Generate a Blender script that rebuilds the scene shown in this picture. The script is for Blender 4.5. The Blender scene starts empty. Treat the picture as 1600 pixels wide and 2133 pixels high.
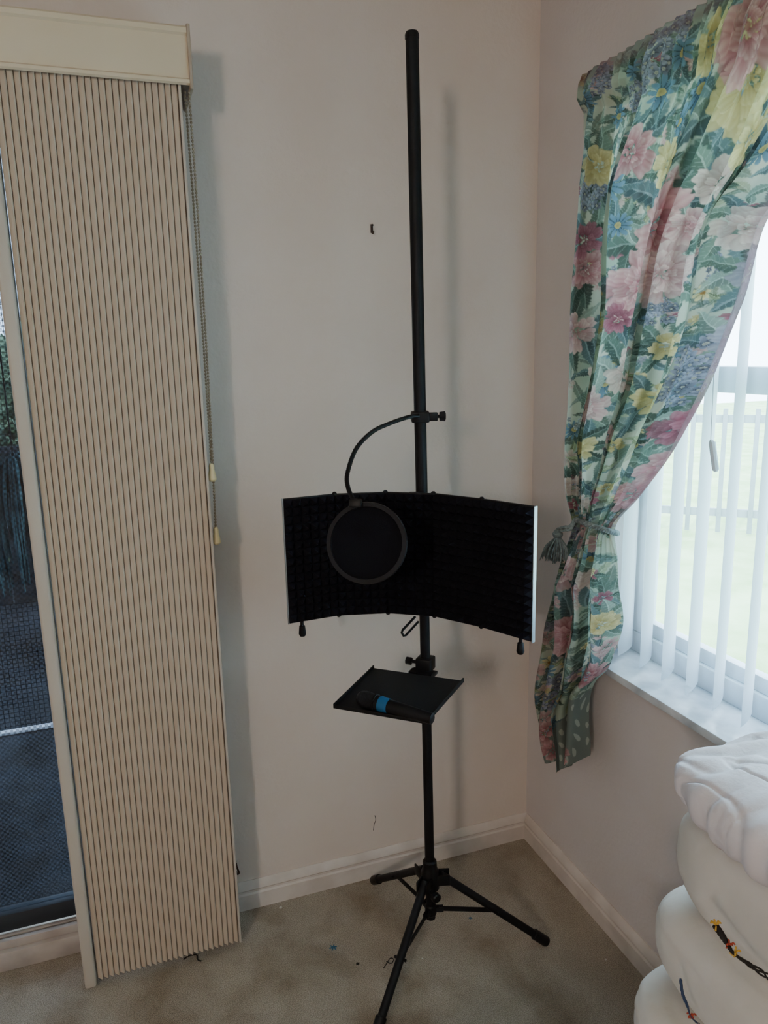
import bpy, bmesh, math, random
import numpy as np
from mathutils import Vector, Matrix, noise
random.seed(7); rng = np.random.RandomState(11)
C = bpy.context.scene.collection
V = Vector
# ------------------------------------------------------------------ camera calibration
FPX, TH, PI_, RL = 1580.0, math.radians(19.3), math.radians(11.93), 0.0229
CAM = V((-1.1025, -1.8675, 1.5))
fh = V((math.sin(TH), math.cos(TH), 0)); rh = V((math.cos(TH), -math.sin(TH), 0)); up = V((0, 0, 1))
w_ = fh*math.cos(PI_) - up*math.sin(PI_); d0 = -up*math.cos(PI_) - fh*math.sin(PI_)
Rx = (rh + d0*RL).normalized(); Dn = (d0 - rh*RL).normalized()
def ray(px, py): return w_*FPX + Rx*(px-800) + Dn*(py-1066.5)
def PX(px, py, x): r = ray(px, py); return CAM + r*((x-CAM.x)/r.x)
def PY(px, py, y): r = ray(px, py); return CAM + r*((y-CAM.y)/r.y)
def PZ(px, py, z): r = ray(px, py); return CAM + r*((z-CAM.z)/r.z)
def PF(px, py, fw): r = ray(px, py); return CAM + r*(fw/r.dot(fh))
def FR(fw, rt, z): p = CAM + fh*fw + rh*rt; return V((p.x, p.y, z))
# ------------------------------------------------------------------ materials
def mat(name, c1, c2=None, rough=.7, scale=8, bump=0, bscale=60, metal=0, trans=0, spec=.3, detail=4, mapsc=None):
    m = bpy.data.materials.new(name); m.use_nodes = True; n = m.node_tree.nodes; l = m.node_tree.links
    p = n['Principled BSDF']; p.inputs['Roughness'].default_value = rough; p.inputs['Metallic'].default_value = metal
    p.inputs['Specular IOR Level'].default_value = spec
    if c2 is None: c2 = tuple(v*.85 for v in c1)
    tc = n.new('ShaderNodeTexCoord'); co = tc.outputs['Object']
    if mapsc:
        mp = n.new('ShaderNodeMapping'); mp.inputs['Scale'].default_value = mapsc; l.new(co, mp.inputs[0]); co = mp.outputs[0]
    nz = n.new('ShaderNodeTexNoise'); nz.inputs['Scale'].default_value = scale; nz.inputs['Detail'].default_value = detail
    l.new(co, nz.inputs['Vector'])
    cr = n.new('ShaderNodeValToRGB'); cr.color_ramp.elements[0].position = .35; cr.color_ramp.elements[1].position = .65
    cr.color_ramp.elements[0].color = (*c2, 1); cr.color_ramp.elements[1].color = (*c1, 1)
    l.new(nz.outputs['Fac'], cr.inputs[0]); l.new(cr.outputs[0], p.inputs['Base Color'])
    if bump:
        nb = n.new('ShaderNodeTexNoise'); nb.inputs['Scale'].default_value = bscale; nb.inputs['Detail'].default_value = 3
        l.new(co, nb.inputs['Vector'])
        b = n.new('ShaderNodeBump'); b.inputs['Strength'].default_value = bump; b.inputs['Distance'].default_value = .01
        l.new(nb.outputs['Fac'], b.inputs['Height']); l.new(b.outputs[0], p.inputs['Normal'])
    if trans:
        out = n['Material Output']; t = n.new('ShaderNodeBsdfTranslucent'); mx = n.new('ShaderNodeMixShader')
        mx.inputs[0].default_value = trans; l.new(cr.outputs[0], t.inputs[0]); l.new(p.outputs[0], mx.inputs[1]); l.new(t.outputs[0], mx.inputs[2])
        l.new(mx.outputs[0], out.inputs[0])
    return m
def glass(name, tint, gl=.08):
    m = bpy.data.materials.new(name); m.use_nodes = True; n = m.node_tree.nodes; l = m.node_tree.links
    n.remove(n['Principled BSDF']); t = n.new('ShaderNodeBsdfTransparent'); g = n.new('ShaderNodeBsdfGlossy'); mx = n.new('ShaderNodeMixShader')
    t.inputs[0].default_value = (*tint, 1); g.inputs['Roughness'].default_value = .03; mx.inputs[0].default_value = gl
    l.new(t.outputs[0], mx.inputs[1]); l.new(g.outputs[0], mx.inputs[2]); l.new(mx.outputs[0], n['Material Output'].inputs[0]); return m
def screen_mat():
    m = bpy.data.materials.new('insect_screen_mesh'); m.use_nodes = True; n = m.node_tree.nodes; l = m.node_tree.links
    p = n['Principled BSDF']; p.inputs['Base Color'].default_value = (.03,.038,.05,1); p.inputs['Roughness'].default_value = .9
    tc = n.new('ShaderNodeTexCoord'); ck = n.new('ShaderNodeTexChecker'); ck.inputs['Scale'].default_value = 150
    ck.inputs['Color1'].default_value = (.22,.22,.22,1); ck.inputs['Color2'].default_value = (.60,.60,.60,1)
    l.new(tc.outputs['Object'], ck.inputs['Vector']); nz = n.new('ShaderNodeTexNoise'); nz.inputs['Scale'].default_value = 9; l.new(tc.outputs['Object'], nz.inputs['Vector'])
    mm = n.new('ShaderNodeMath'); mm.operation = 'MULTIPLY'; l.new(ck.outputs['Color'], mm.inputs[0]); l.new(nz.outputs['Fac'], mm.inputs[1])
    m2 = n.new('ShaderNodeMath'); m2.operation = 'MULTIPLY'; l.new(mm.outputs[0], m2.inputs[0]); m2.inputs[1].default_value = 1.4
    t = n.new('ShaderNodeBsdfTransparent'); mx = n.new('ShaderNodeMixShader'); l.new(m2.outputs[0], mx.inputs[0]); l.new(t.outputs[0], mx.inputs[1]); l.new(p.outputs[0], mx.inputs[2])
    l.new(mx.outputs[0], n['Material Output'].inputs[0]); return m
M = dict(
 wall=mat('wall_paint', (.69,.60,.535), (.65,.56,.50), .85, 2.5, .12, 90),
 wall_cool=mat('wall_paint_cool_light', (.62,.565,.55), (.58,.525,.51), .85, 2.5, .12, 90),  # same wall paint, greyed in its colour for the cool window light
 ceil=mat('ceiling_paint', (.80,.77,.74)),
 base=mat('baseboard_paint', (.67,.60,.55), (.56,.49,.445), .5, 12),
 pleat=mat('pleated_fabric', (.50,.415,.33), (.49,.405,.32), .95, 2, spec=.05),
 rail=mat('rail_fabric', (.52,.465,.40), (.49,.435,.37), .7, 4),
 head=mat('header_vinyl', (.66,.56,.41), (.63,.53,.385), .6, 5),
 headedge=mat('header_edge', (.42,.34,.26), (.36,.29,.22), .6, 20),
 chain=mat('bead_chain_metal', (.30,.25,.18), None, .35, 20, metal=.5),
 pull=mat('pull_plastic', (.75,.62,.35), None, .4),
 black=mat('black_powder_coat', (.007,.007,.008), (.005,.005,.006), .55, 60, .05, 400, spec=.2),
 plastic=mat('black_plastic', (.006,.006,.007), None, .45, 40, spec=.22),
 foam=mat('black_foam', (.010,.010,.014), (.007,.007,.010), .95, 50, .1, 500, spec=.05),
 alu=mat('brushed_aluminium', (.45,.5,.52), None, .4, 30, metal=.8),
 popring=mat('pop_ring_plastic', (.0075,.0075,.010), None, .6, 40, spec=.18),
 popmesh=mat('pop_nylon_mesh', (.0075,.0078,.010), (.0055,.0055,.0075), .9, 900, .2, 900, spec=.05),
 blue=mat('blue_tape', (.015,.10,.23), (.012,.085,.20), .5),
 grille=mat('grille_mesh', (.016,.016,.018), (.006,.006,.008), .45, 600, .5, 900, metal=.4),
 slat=mat('vinyl_slat', (.84,.93,.99), (.80,.90,.97), .5, 5, trans=.6),
 wframe=mat('window_vinyl', (.68,.77,.84), None, .4),
 sill=mat('marble_sill', (.84,.88,.92), (.46,.51,.56), .2, 12, detail=10, spec=.5),
 leather=mat('cream_leather', (.61,.575,.52), (.56,.525,.465), .6, 6, .2, 30),
 pillow=mat('white_cotton', (.62,.585,.60), (.58,.545,.56), .85, 5, .15, 90),
 rod=mat('curtain_rod_paint', (.65,.6,.5), None, .4),
 tassel=mat('tassel_thread', (.28,.34,.34), (.13,.17,.18), .9, 110, .2, 200),
 hook=mat('dark_metal', (.05,.03,.025), None, .4, metal=.4),
 bronze=mat('door_frame_dark', (.045,.052,.062), None, .4, metal=.2),
 thresh=mat('threshold_paint', (.52,.47,.43), (.40,.35,.32), .4, 14),
 patio=mat('patio_floor', (.024,.031,.043), (.003,.0042,.007), .6, 8, .8, 150, detail=12),
 streak=mat('daylight_streak_white', (.80,.83,.88)),
 hedge=mat('green_foliage', (.26,.36,.22), (.015,.04,.03), .8, 12, .5, 30),
 frond=mat('frond_teal', (.07,.15,.18), (.015,.05,.065), .7, 20),
 dfence=mat('dark_fence', (.014,.019,.026), (.005,.008,.011), .8, 5),
 lawn=mat('lawn', (.40,.56,.30), (.26,.42,.18), .9, 3, .4, 30),
 pfence=mat('picket_vinyl', (.26,.32,.36), None, .6),
 thread=mat('dark_thread', (.02,.018,.016), None, .8),
 yellow=mat('yellow_thread', (.60,.36,.05), None, .8), red=mat('red_thread', (.40,.06,.03), None, .8),
 bluethread=mat('blue_thread', (.03,.05,.11), None, .8),
 teal=mat('teal_plastic', (.04,.13,.22), None, .5), white=mat('white_crumb', (.8,.78,.72), None, .7),
 doorglass=glass('tinted_glass', (.56,.60,.66), .05), winglass=glass('clear_glass', (.95,.98,1.0), .04), screen=screen_mat(),
)
def carpet():
    m = mat('carpet', (.58,.505,.41), (.455,.385,.305), .95, 4.2, .8, 420, spec=.05, detail=9)
    n = m.node_tree.nodes; l = m.node_tree.links; p = n['Principled BSDF']; co = n['Texture Coordinate'].outputs['Object']
    cr = n['Color Ramp']
    n2 = n.new('ShaderNodeTexNoise'); n2.inputs['Scale'].default_value = 4.3; n2.inputs['Detail'].default_value = 8; n2.inputs['Distortion'].default_value = .3; l.new(co, n2.inputs[0])
    r2 = n.new('ShaderNodeValToRGB'); r2.color_ramp.elements[0].position = .45; r2.color_ramp.elements[1].position = .68
    r2.color_ramp.elements[0].color = (1.05,1.05,1.05,1); r2.color_ramp.elements[1].color = (.56,.49,.42,1); l.new(n2.outputs['Fac'], r2.inputs[0])
    n3 = n.new('ShaderNodeTexNoise'); n3.inputs['Scale'].default_value = 420; n3.inputs['Detail'].default_value = 6; l.new(co, n3.inputs[0])
    r3 = n.new('ShaderNodeValToRGB'); r3.color_ramp.elements[0].position = .38; r3.color_ramp.elements[1].position = .62
    r3.color_ramp.elements[0].color = (.66,.66,.66,1); r3.color_ramp.elements[1].color = (1.2,1.2,1.2,1); l.new(n3.outputs['Fac'], r3.inputs[0])
    a = n.new('ShaderNodeMixRGB'); a.blend_type = 'MULTIPLY'; a.inputs[0].default_value = 1; l.new(cr.outputs[0], a.inputs[1]); l.new(r2.outputs[0], a.inputs[2])
    b = n.new('ShaderNodeMixRGB'); b.blend_type = 'MULTIPLY'; b.inputs[0].default_value = 1; l.new(a.outputs[0], b.inputs[1]); l.new(r3.outputs[0], b.inputs[2])
    l.new(b.outputs[0], p.inputs['Base Color']); return m
M['carpet'] = carpet()
# ------------------------------------------------------------------ mesh helpers
W = {}
def B(): return bmesh.new()
def box(bm, lo, hi, bev=0, seg=2):
    r = bmesh.ops.create_cube(bm, size=1); vs = r['verts']
    lo = V(lo); hi = V(hi); s = hi-lo; c = (hi+lo)/2
    for v in vs: v.co = V((v.co.x*s.x+c.x, v.co.y*s.y+c.y, v.co.z*s.z+c.z))
    if bev:
        es = list({e for v in vs for e in v.link_edges}); bmesh.ops.bevel(bm, geom=es, offset=bev, segments=seg, affect='EDGES', profile=.5)
def obox(bm, c, ax, ay, az, hx, hy, hz, bev=0):
    b2 = bmesh.new(); box(b2, (-hx,-hy,-hz), (hx,hy,hz), bev); 
    for v in b2.verts: v.co = c + ax*v.co.x + ay*v.co.y + az*v.co.z
    mv = {}
    for v in b2.verts: mv[v] = bm.verts.new(v.co)
    for f in b2.faces: bm.faces.new([mv[v] for v in f.verts])
    b2.free()
def tube(bm, pts, r, seg=14, caps=True, flat=None):
    pts = [V(p) for p in pts]; n = len(pts); rs = r if isinstance(r, (list, tuple)) else [r]*n
    tn = []
    for i in range(n):
        a = pts[max(i-1,0)]; b = pts[min(i+1,n-1)]; t = (b-a)
        if t.length < 1e-9: t = tn[-1] if tn else V((0,0,1))
        tn.append(t.normalized())
    u = tn[0].cross(V((0,0,1)));  u = u.normalized() if u.length > 1e-3 else V((1,0,0))
    rings = []
    for i in range(n):
        u = (u - tn[i]*u.dot(tn[i])).normalized(); v = tn[i].cross(u)
        rings.append([bm.verts.new(pts[i] + (u*math.cos(2*math.pi*k/seg) + v*math.sin(2*math.pi*k/seg))*rs[i]) for k in range(seg)])
    for i in range(n-1):
        for k in range(seg): bm.faces.new((rings[i][k], rings[i][(k+1)%seg], rings[i+1][(k+1)%seg], rings[i+1][k]))
    if caps: bm.faces.new(rings[0][::-1]); bm.faces.new(rings[-1])
def cr_spline(pts, k=8):
    pts = [V(p) for p in pts]; P = [pts[0]*2-pts[1]] + pts + [pts[-1]*2-pts[-2]]; out = []
    for i in range(1, len(P)-2):
        for j in range(k):
            t = j/k; a,b,c,d = P[i-1],P[i],P[i+1],P[i+2]
            out.append(.5*((2*b)+(c-a)*t+(2*a-5*b+4*c-d)*t*t+(3*b-a-3*c+d)*t**3))
    out.append(pts[-1]); return out
def obj(name, bm, m, parent=None, origin=None, smooth=35, recalc=True):
    org = W[parent.name] if parent else V(origin or (0,0,0))
    bmesh.ops.translate(bm, vec=-org, verts=bm.verts)
    if recalc: bmesh.ops.recalc_face_normals(bm, faces=bm.faces)
    me = bpy.data.meshes.new(name); bm.to_mesh(me); bm.free(); me.materials.append(m)
    if smooth:
        me.polygons.foreach_set('use_smooth', [True]*len(me.polygons)); me.set_sharp_from_angle(angle=math.radians(smooth))
    o = bpy.data.objects.new(name, me); C.objects.link(o)
    if parent: o.parent = parent
    else: o.location = org
    W[o.name] = V(org); return o
def tag(o, label=None, cat=None, group=None, kind=None):
    if label: o['label'] = label
    if cat: o['category'] = cat
    if group: o['group'] = group
    if kind: o['kind'] = kind
    return o
def thing(name, loc, label, cat, group=None, kind=None):
    o = bpy.data.objects.new(name, None); o.empty_display_size = .05; C.objects.link(o); o.location = loc; W[o.name] = V(loc)
    return tag(o, label, cat, group, kind)
def bxo(name, lo, hi, m, parent=None, bev=0, kind=None, origin=None):
    b = B(); box(b, lo, hi, bev); o = obj(name, b, m, parent, origin)
    if kind: o['kind'] = kind
    return o
# ------------------------------------------------------------------ room shell
X0, Y0, ZC = -3.3, -4.4, 2.45
bxo('floor', (X0,Y0,-.1), (0,.0,0), M['carpet'], kind='structure')
bxo('ceiling', (X0-.15,Y0-.15,ZC), (.15,.15,ZC+.1), M['ceil'], kind='structure')
DX0, DX1, DZ = -3.0, -.99, 2.06
b = B(); box(b, (DX1,0,-.1), (.15,.15,ZC)); box(b, (DX0,0,DZ), (DX1,.15,ZC)); box(b, (X0,0,-.1), (DX0,.15,ZC))
tag(obj('wall_back', b, M['wall']), kind='structure')
WY0, WY1, WZ0, WZ1 = -2.25, -.33, .715, 2.03
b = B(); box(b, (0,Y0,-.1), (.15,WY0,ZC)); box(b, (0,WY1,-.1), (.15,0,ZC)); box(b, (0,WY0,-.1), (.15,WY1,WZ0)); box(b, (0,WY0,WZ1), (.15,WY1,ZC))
tag(obj('wall_right', b, M['wall_cool']), kind='structure')
bxo('wall_left', (X0-.15,Y0,-.1), (X0,.15,ZC), M['wall'], kind='structure')
bxo('wall_front', (X0-.15,Y0-.15,-.1), (.15,Y0,ZC), M['wall'], kind='structure')
def baseboard(name, a, bb, inward):
    a = V(a); bb = V(bb); inn = V(inward); prof = [(0,0),(.014,0),(.014,.045),(.011,.05),(.011,.056),(.014,.060),(.012,.068),(.006,.078),(.003,.082),(0,.082)]
    bm = B(); r = [[bm.verts.new(p + inn*d + up*z) for d, z in prof] for p in (a, bb)]; n = len(prof)
    for k in range(n): bm.faces.new((r[0][k], r[0][(k+1)%n], r[1][(k+1)%n], r[1][k]))
    bm.faces.new(r[0][::-1]); bm.faces.new(r[1]); return tag(obj(name, bm, M['base'], smooth=20), kind='structure')
baseboard('baseboard_back', (DX1+.045,0,0), (0,0,0), (0,-1,0))
baseboard('baseboard_right', (0,-.0145,0), (0,Y0,0), (-1,0,0))
# ------------------------------------------------------------------ sliding door
door = thing('door_1', (-2,0.05,0), 'sliding glass patio door with dark frame behind the pleated shade', 'door', kind='structure')
b = B(); box(b, (DX0,.045,.07), (DX1,.085,.118), .004); box(b, (DX0,.045,1.98), (DX1,.085,2.045), .004)
box(b, (DX1-.06,.045,.118), (DX1,.085,1.98), .004); box(b, (DX0,.045,.118), (DX0+.06,.085,1.98), .004); box(b, (-2.05,.045,.118), (-1.97,.085,1.98), .004)
obj('door_frame', b, M['bronze'], door)
b = B(); box(b, (DX0,-.012,0), (DX1,.14,.055), .006); box(b, (DX0,.0,.055), (DX1,.014,.078), .003); box(b, (DX0,.028,.055), (DX1,.040,.072), .003)
obj('threshold', b, M['thresh'], door)
b = B(); box(b, (DX0+.06,.062,.118), (DX1-.06,.068,1.98)); obj('pane', b, M['doorglass'], door)
b = B(); box(b, (DX0+.02,.100,.07), (DX1-.02,.1005,2.04)); obj('insect_screen', b, M['screen'], door)
b = B(); box(b, (DX1-.02,-.006,0), (DX1+.045,.0,DZ+.02), .002); tag(obj('trim_1', b, M['wall_cool']), kind='structure')
# ------------------------------------------------------------------ pleated vertical shade with header
sh = thing('pleated_shade', (-1.1,-.12,0), 'beige vertically pleated patio door shade stacked under a cream valance', 'blind')
b = B(); HX1 = -.892
def extr(bm, prof, x0, x1):
    r = [[bm.verts.new((x, y, z)) for y, z in prof] for x in (x0, x1)]; n = len(prof)
    for k in range(n): bm.faces.new((r[0][k], r[0][(k+1)%n], r[1][(k+1)%n], r[1][k]))
    bm.faces.new(r[0][::-1]); bm.faces.new(r[1])
extr(b, [(-.146,2.040),(-.150,2.038),(-.155,2.041),(-.1555,2.047),(-.1495,2.051),(-.1500,2.060),(-.1515,2.09),(-.1515,2.115),(-.1500,2.129),(-.1550,2.133),(-.1555,2.142),(-.1500,2.147),(-.001,2.147),(-.001,2.140),(-.146,2.140)], DX0, HX1-.006)
obj('valance', b, M['head'], sh, smooth=40)
b = B(); box(b, (HX1-.006,-.157,2.030), (HX1+.001,-.001,2.150), .002)
obj('valance_end', b, M['headedge'], sh)
b = B(); box(b, (DX0,-.135,2.085), (HX1-.01,-.09,2.125), .002); obj('head_rail', b, M['rail'], sh)
PX0, PX1, NP = -1.264, -.922, 27
bm = B(); prof = []
pw = (PX1-PX0)/NP
for i in range(NP):
    x = PX0+i*pw; q = random.uniform(-.0002,.0002)
    prof += [(x, -.1335), (x+pw*.10, -.1375+q*.5), (x+pw*.42, -.1400+q), (x+pw*.76, -.1408+q), (x+pw*.93, -.1392)]
prof.append((PX1, -.1335))
rows = []
for z in (.018, .06, 2.085):
    k = (1 if z > .05 else 0)
    rows.append([bm.verts.new((x, y, z + (0 if k else .003*math.sin(i*1.257)))) for i,(x,y) in enumerate(prof)])
for a, c in zip(rows, rows[1:]):
    for i in range(len(prof)-1): bm.faces.new((a[i], a[i+1], c[i+1], c[i]))
bk = [[bm.verts.new((x, -.112, z)) for x in (PX0, PX1)] for z in (.018, 2.085)]
bm.faces.new((bk[0][0], bk[0][1], bk[1][1], bk[1][0]))
obj('pleated_panel', bm, M['pleat'], sh, smooth=25)
b = B(); box(b, (-1.294,-.150,.006), (-1.267,-.100,2.085), .006, 3); obj('end_rail', b, M['rail'], sh)
b = B(); box(b, (-.921,-.145,.016), (-.915,-.100,2.085), .002); obj('end_rail', b, M['rail'], sh)
def beadline(bm, a, c, sag=0.0, r=.0030):
    a = V(a); c = V(c); L = (c-a).length; n = int(L/.0072); pts = []; rs = []
    for i in range(n):
        for q, rr in ((0,.0006),(.25,r*.85),(.5,r),(.75,r*.85)):
            t = (i+q)/n; pts.append(a.lerp(c, t)+V((math.sin(t*math.pi)*sag, 0, 0))); rs.append(rr)
    tube(bm, pts, rs, 6)
ct = V((-.906,-.125,2.035)); p1 = PY(441,978,-.125); p2 = PY(450,1110,-.125)
b = B(); beadline(b, ct, p1, .002); ch = obj('bead_chain', b, M['chain'], sh)
b = B(); beadline(b, ct+V((.008,-.004,0)), p2, .004); ch2 = obj('bead_chain', b, M['chain'], sh)
for c_, p in ((ch,p1),(ch2,p2)):
    b = B(); tube(b, [p+V((0,0,dz)) for dz in (.014,.007,0,-.014,-.023,-.027)], [.004,.0065,.006,.009,.010,.006], 14); obj('chain_pull', b, M['pull'], sh)
# chain tensioner on the wall
p = PY(492,1806,0)
t = thing('chain_bracket', (p.x,0,p.z), 'small metal bracket on the wall low beside the pleated shade', 'bracket')
b = B(); box(b, (p.x-.006,-.004,p.z-.022), (p.x+.008,0,p.z+.022), .002); obj('plate', b, M['base'], t)
b = B(); tube(b, cr_spline([(p.x,-.004,p.z+.014),(p.x,-.02,p.z+.012),(p.x+.004,-.024,p.z-.002),(p.x,-.014,p.z-.012),(p.x,-.004,p.z-.012)],6), .0024, 8); obj('hook', b, M['hook'], t)
# ------------------------------------------------------------------ wall hook, wisp
p = PY(774,477,0)
t = thing('wall_hook', (p.x,0,p.z), 'small dark picture hook nailed alone in the blank back wall', 'hook')
b = B(); box(b, (p.x-.003,-.003,p.z-.010), (p.x+.003,0,p.z+.011), .001); obj('plate', b, M['hook'], t)
b = B(); tube(b, cr_spline([(p.x,-.003,p.z-.006),(p.x,-.009,p.z-.012),(p.x+.001,-.013,p.z-.006)],5), .0016, 8); obj('hook', b, M['hook'], t)
b = B(); tube(b, [(p.x,-.008,p.z+.008),(p.x,-.001,p.z+.008)], .0028, 8); obj('nail', b, M['hook'], t)
p = PY(780,1715,-.0005)
b = B(); tube(b, cr_spline([p+V((.002,0,.025)), p+V((.004,0,.01)), p+V((-.001,0,-.004)), p+V((-.004,0,-.022))],5), .0008, 5)
tag(obj('hair_wisp', b, M['thread'], origin=p), 'thin dark wisp clinging to the wall just above the baseboard', 'wisp')
# ------------------------------------------------------------------ tripod stand
PBF, PBR = 1.662, .0945
def pole(z): return FR(PBF, PBR - (z-.14)/1.98*.0177, z)
base = FR(PBF, PBR, 0)
st = thing('tripod_stand', base, 'tall black metal tripod pole stand in the corner of the room', 'stand')
b = B(); tube(b, [pole(.10), pole(1.06)], .0115, 24); obj('lower_pole', b, M['black'], st)
b = B(); tube(b, [pole(1.02), pole(2.112)], .0132, 24); obj('upper_pole', b, M['black'], st)
b = B(); tube(b, [pole(2.104), pole(2.112), pole(2.117), pole(2.119)], [.0142,.0142,.012,.007], 24); obj('pole_cap', b, M['plastic'], st)
b = B(); tube(b, [pole(1.0), pole(1.005), pole(1.05), pole(1.055)], [.015,.017,.017,.015], 24); obj('collar', b, M['plastic'], st)
feet = [FR(1.668,.3926,0), FR(1.9155,-.055,0), FR(1.401,-.048,0)]
# upper hub
b = B(); zu, zl = .215, .125
tube(b, [pole(z) for z in (.182,.188,.232,.242,.262,.266)], [.016,.023,.023,.018,.017,.013], 24)
for f in feet:
    d = (f-base); d.z = 0; d.normalize(); s = up.cross(d)
    for sg in (-1,1): obox(b, pole(zu)+d*.032+s*sg*.0125, d, s, up, .017, .0022, .014, .001)
obj('leg_hub', b, M['plastic'], st)
b = B(); tube(b, [pole(z) for z in (.110,.113,.136,.139)], [.012,.0145,.0145,.012], 24)
for f in feet:
    d = (f-base); d.z = 0; d.normalize(); s = up.cross(d)
    for sg in (-1,1): obox(b, pole(zl)+d*.020+s*sg*.005, d, s, up, .012, .0015, .006, .0005)
obj('brace_hub', b, M['plastic'], st)
kd = (FR(1.5,.17,0)-base); kd.z = 0; kd.normalize()
b = B(); kc = pole(.178); tube(b, [kc, kc+kd*.026], .005, 12)
kp = [kc+kd*.022, kc+kd*.024, kc+kd*.034, kc+kd*.037]; tube(b, kp, [.009,.012,.012,.009], 9)
obj('locking_knob', b, M['plastic'], st)
for f in feet:
    d = (f-base); d.z = 0; d.normalize()
    a = pole(zu)+d*.036; e = f + up*.0135 ; dr = (e-a).normalized()
    b = B(); tube(b, [a-dr*.012, a-dr*.010, e-dr*.02], [.008,.0098,.0098], 18); lg = obj('leg', b, M['black'], st)
    b = B(); tube(b, [e-dr*.045, e-dr*.043, e-dr*.006, e-dr*.001, e+dr*.002], [.0108,.0130,.0130,.011,.006], 18); obj('rubber_foot', b, M['plastic'], lg)
    m_ = a.lerp(e, .50); c0 = pole(zl)+d*.026; dd = (m_-c0); L = dd.length; dd.normalize(); s = up.cross(d).normalized(); n_ = dd.cross(s)
    b = B(); obox(b, (c0+m_)/2+s*.0, dd, s, n_, L/2+.004, .0018, .006, .0006); tube(b, [m_-s*.015, m_+s*.015], .0035, 8); obj('brace', b, M['black'], st)
# ------------------------------------------------------------------ isolation shield
ZT, ZB = 1.196, .914
pr = [(1.594,-.215),(1.640,-.108),(1.648,.004),(1.619,.108),(1.545,.2035),(1.455,.295)]
sp = [FR(a,c,0) for a,c in pr]
mid = (sp[2]+sp[3])/2
ish = thing('isolation_shield', V((mid.x,mid.y,ZB)), 'curved black foam microphone isolation shield clamped to the tripod pole', 'sound shield')
for k in range(5):
    a, c = sp[k], sp[k+1]; d = (c-a); L = d.length; d.normalize(); n_ = V((d.y,-d.x,0))
    if n_.dot(CAM-a) < 0: n_ = -n_
    cc = (a+c)/2 + up*(ZT+ZB)/2
    b = B(); obox(b, cc - n_*.006, d, n_, up, L/2-.0008, .004, (ZT-ZB)/2, .0015); pn = obj('panel', b, M['black'], ish)
    nx = max(2, int(round(L/.0095)))//2*2; nz = 30; b = B(); g = []
    for j in range(nz+1):
        rr = []
        for i in range(nx+1):
            h = .020 if (i%2 and j%2) else .004
            rr.append(b.verts.new(a + d*(L*i/nx) + n_*(h-.002) + up*(ZB+.002+(ZT-ZB-.004)*j/nz)))
        g.append(rr)
    for j in range(nz):
        for i in range(nx):
            q = [g[j][i], g[j][i+1], g[j+1][i+1], g[j+1][i]]
            if (i+j)%2 == 0: b.faces.new((q[0],q[1],q[2])); b.faces.new((q[0],q[2],q[3]))
            else: b.faces.new((q[0],q[1],q[3])); b.faces.new((q[1],q[2],q[3]))
    obj('foam', b, M['foam'], pn, smooth=0, recalc=False)
    if k in (0, 4):
        pe, sg = (a,-1) if k == 0 else (c,1)
        b = B(); obox(b, pe + d*sg*.0010 - n_*.003 + up*(ZT+ZB)/2, d, n_, up, .0010, .0055 if k else .0035, (ZT-ZB)/2+.001, .0004)
        e = obj('edge_trim', b, M['alu'] , pn); e['label'] = 'silver aluminium edge'
        q = pe - d*sg*.03 + up*ZB - n_*.004
        b = B(); tube(b, [q+up*.004, q-up*.008, q-up*.010, q-up*.028, q-up*.034], [.004,.004,.0065,.0085,.006], 14); obj('thumb_screw', b, M['plastic'], ish)
for k in (1,2,3,4):
    for z, s_ in ((ZT,1),(ZB,-1)):
        q = sp[k] + up*z; b = B(); n_ = (CAM-q); n_.z = 0; n_.normalize(); q = q - n_*.006
        tube(b, [q-up*s_*.012, q+up*s_*.001, q+up*s_*.004], [.0055,.0055,.003], 12); obj('hinge', b, M['plastic'], ish)
# clamp bracket to pole
q = pole(ZT-.02); n_ = (CAM-q); n_.z = 0; n_.normalize(); s = up.cross(n_)
b = B(); obox(b, pole(1.10)+n_*.022, s, n_, up, .030, .005, .085, .002); obox(b, pole(1.10), s, n_, up, .020, .019, .03, .004); obj('clamp', b, M['plastic'], ish)
q = PF(868,1290,1.64); e = PF(842,1318,1.60)
b = B(); dd = (e-q); s2 = dd.normalized().cross(n_).normalized()*.007
lp = [q+s2, e+s2, e+s2*.6+dd.normalized()*.006, e-s2*.6+dd.normalized()*.006, e-s2, q-s2]
tube(b, lp, .0028, 8); obj('slotted_bracket', b, M['plastic'], ish)
b = B(); obox(b, PF(868,1027,1.636), rh, fh, up, .016, .004, .0025, .001); obj('top_clip', b, M['plastic'], ish)
# ------------------------------------------------------------------ pop filter
pc = pole(1.5 - (ray(878,868).z*-1)*(PBF/ray(878,868).dot(fh)))
pf = thing('pop_filter', pc, 'round black pop filter on a gooseneck clamped above the foam shield', 'pop filter')
b = B(); obox(b, pc, rh, fh, up, .020, .020, .012, .004); obox(b, pc+rh*.026-fh*.004, rh, fh, up, .012, .007, .009, .002); obj('clamp', b, M['plastic'], pf)
b = B(); kc = pc+rh*.030; tube(b, [kc, kc+rh*.012, kc+rh*.0125, kc+rh*.024, kc+rh*.026], [.004,.004,.010,.011,.007], 9); obj('clamp_knob', b, M['plastic'], pf)
gp = [PF(872,866,1.635), PF(850,869,1.62), PF(812,882,1.585), PF(775,900,1.55), PF(742,935,1.51), PF(724,985,1.47), PF(725,1015,1.445), PF(738,1046,1.425)]
b = B(); sp_ = cr_spline(gp, 14); tube(b, sp_, [.0043 + (.0004 if i%2 else 0) for i in range(len(sp_))], 12); obj('gooseneck', b, M['plastic'], pf)
rc = PF(764,1131,1.405); nn = (CAM-rc).normalized(); nn = (nn - rh*.20 + up*.02).normalized(); u1 = nn.cross(up).normalized(); v1 = u1.cross(nn)
b = B(); RR = .0775
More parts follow.
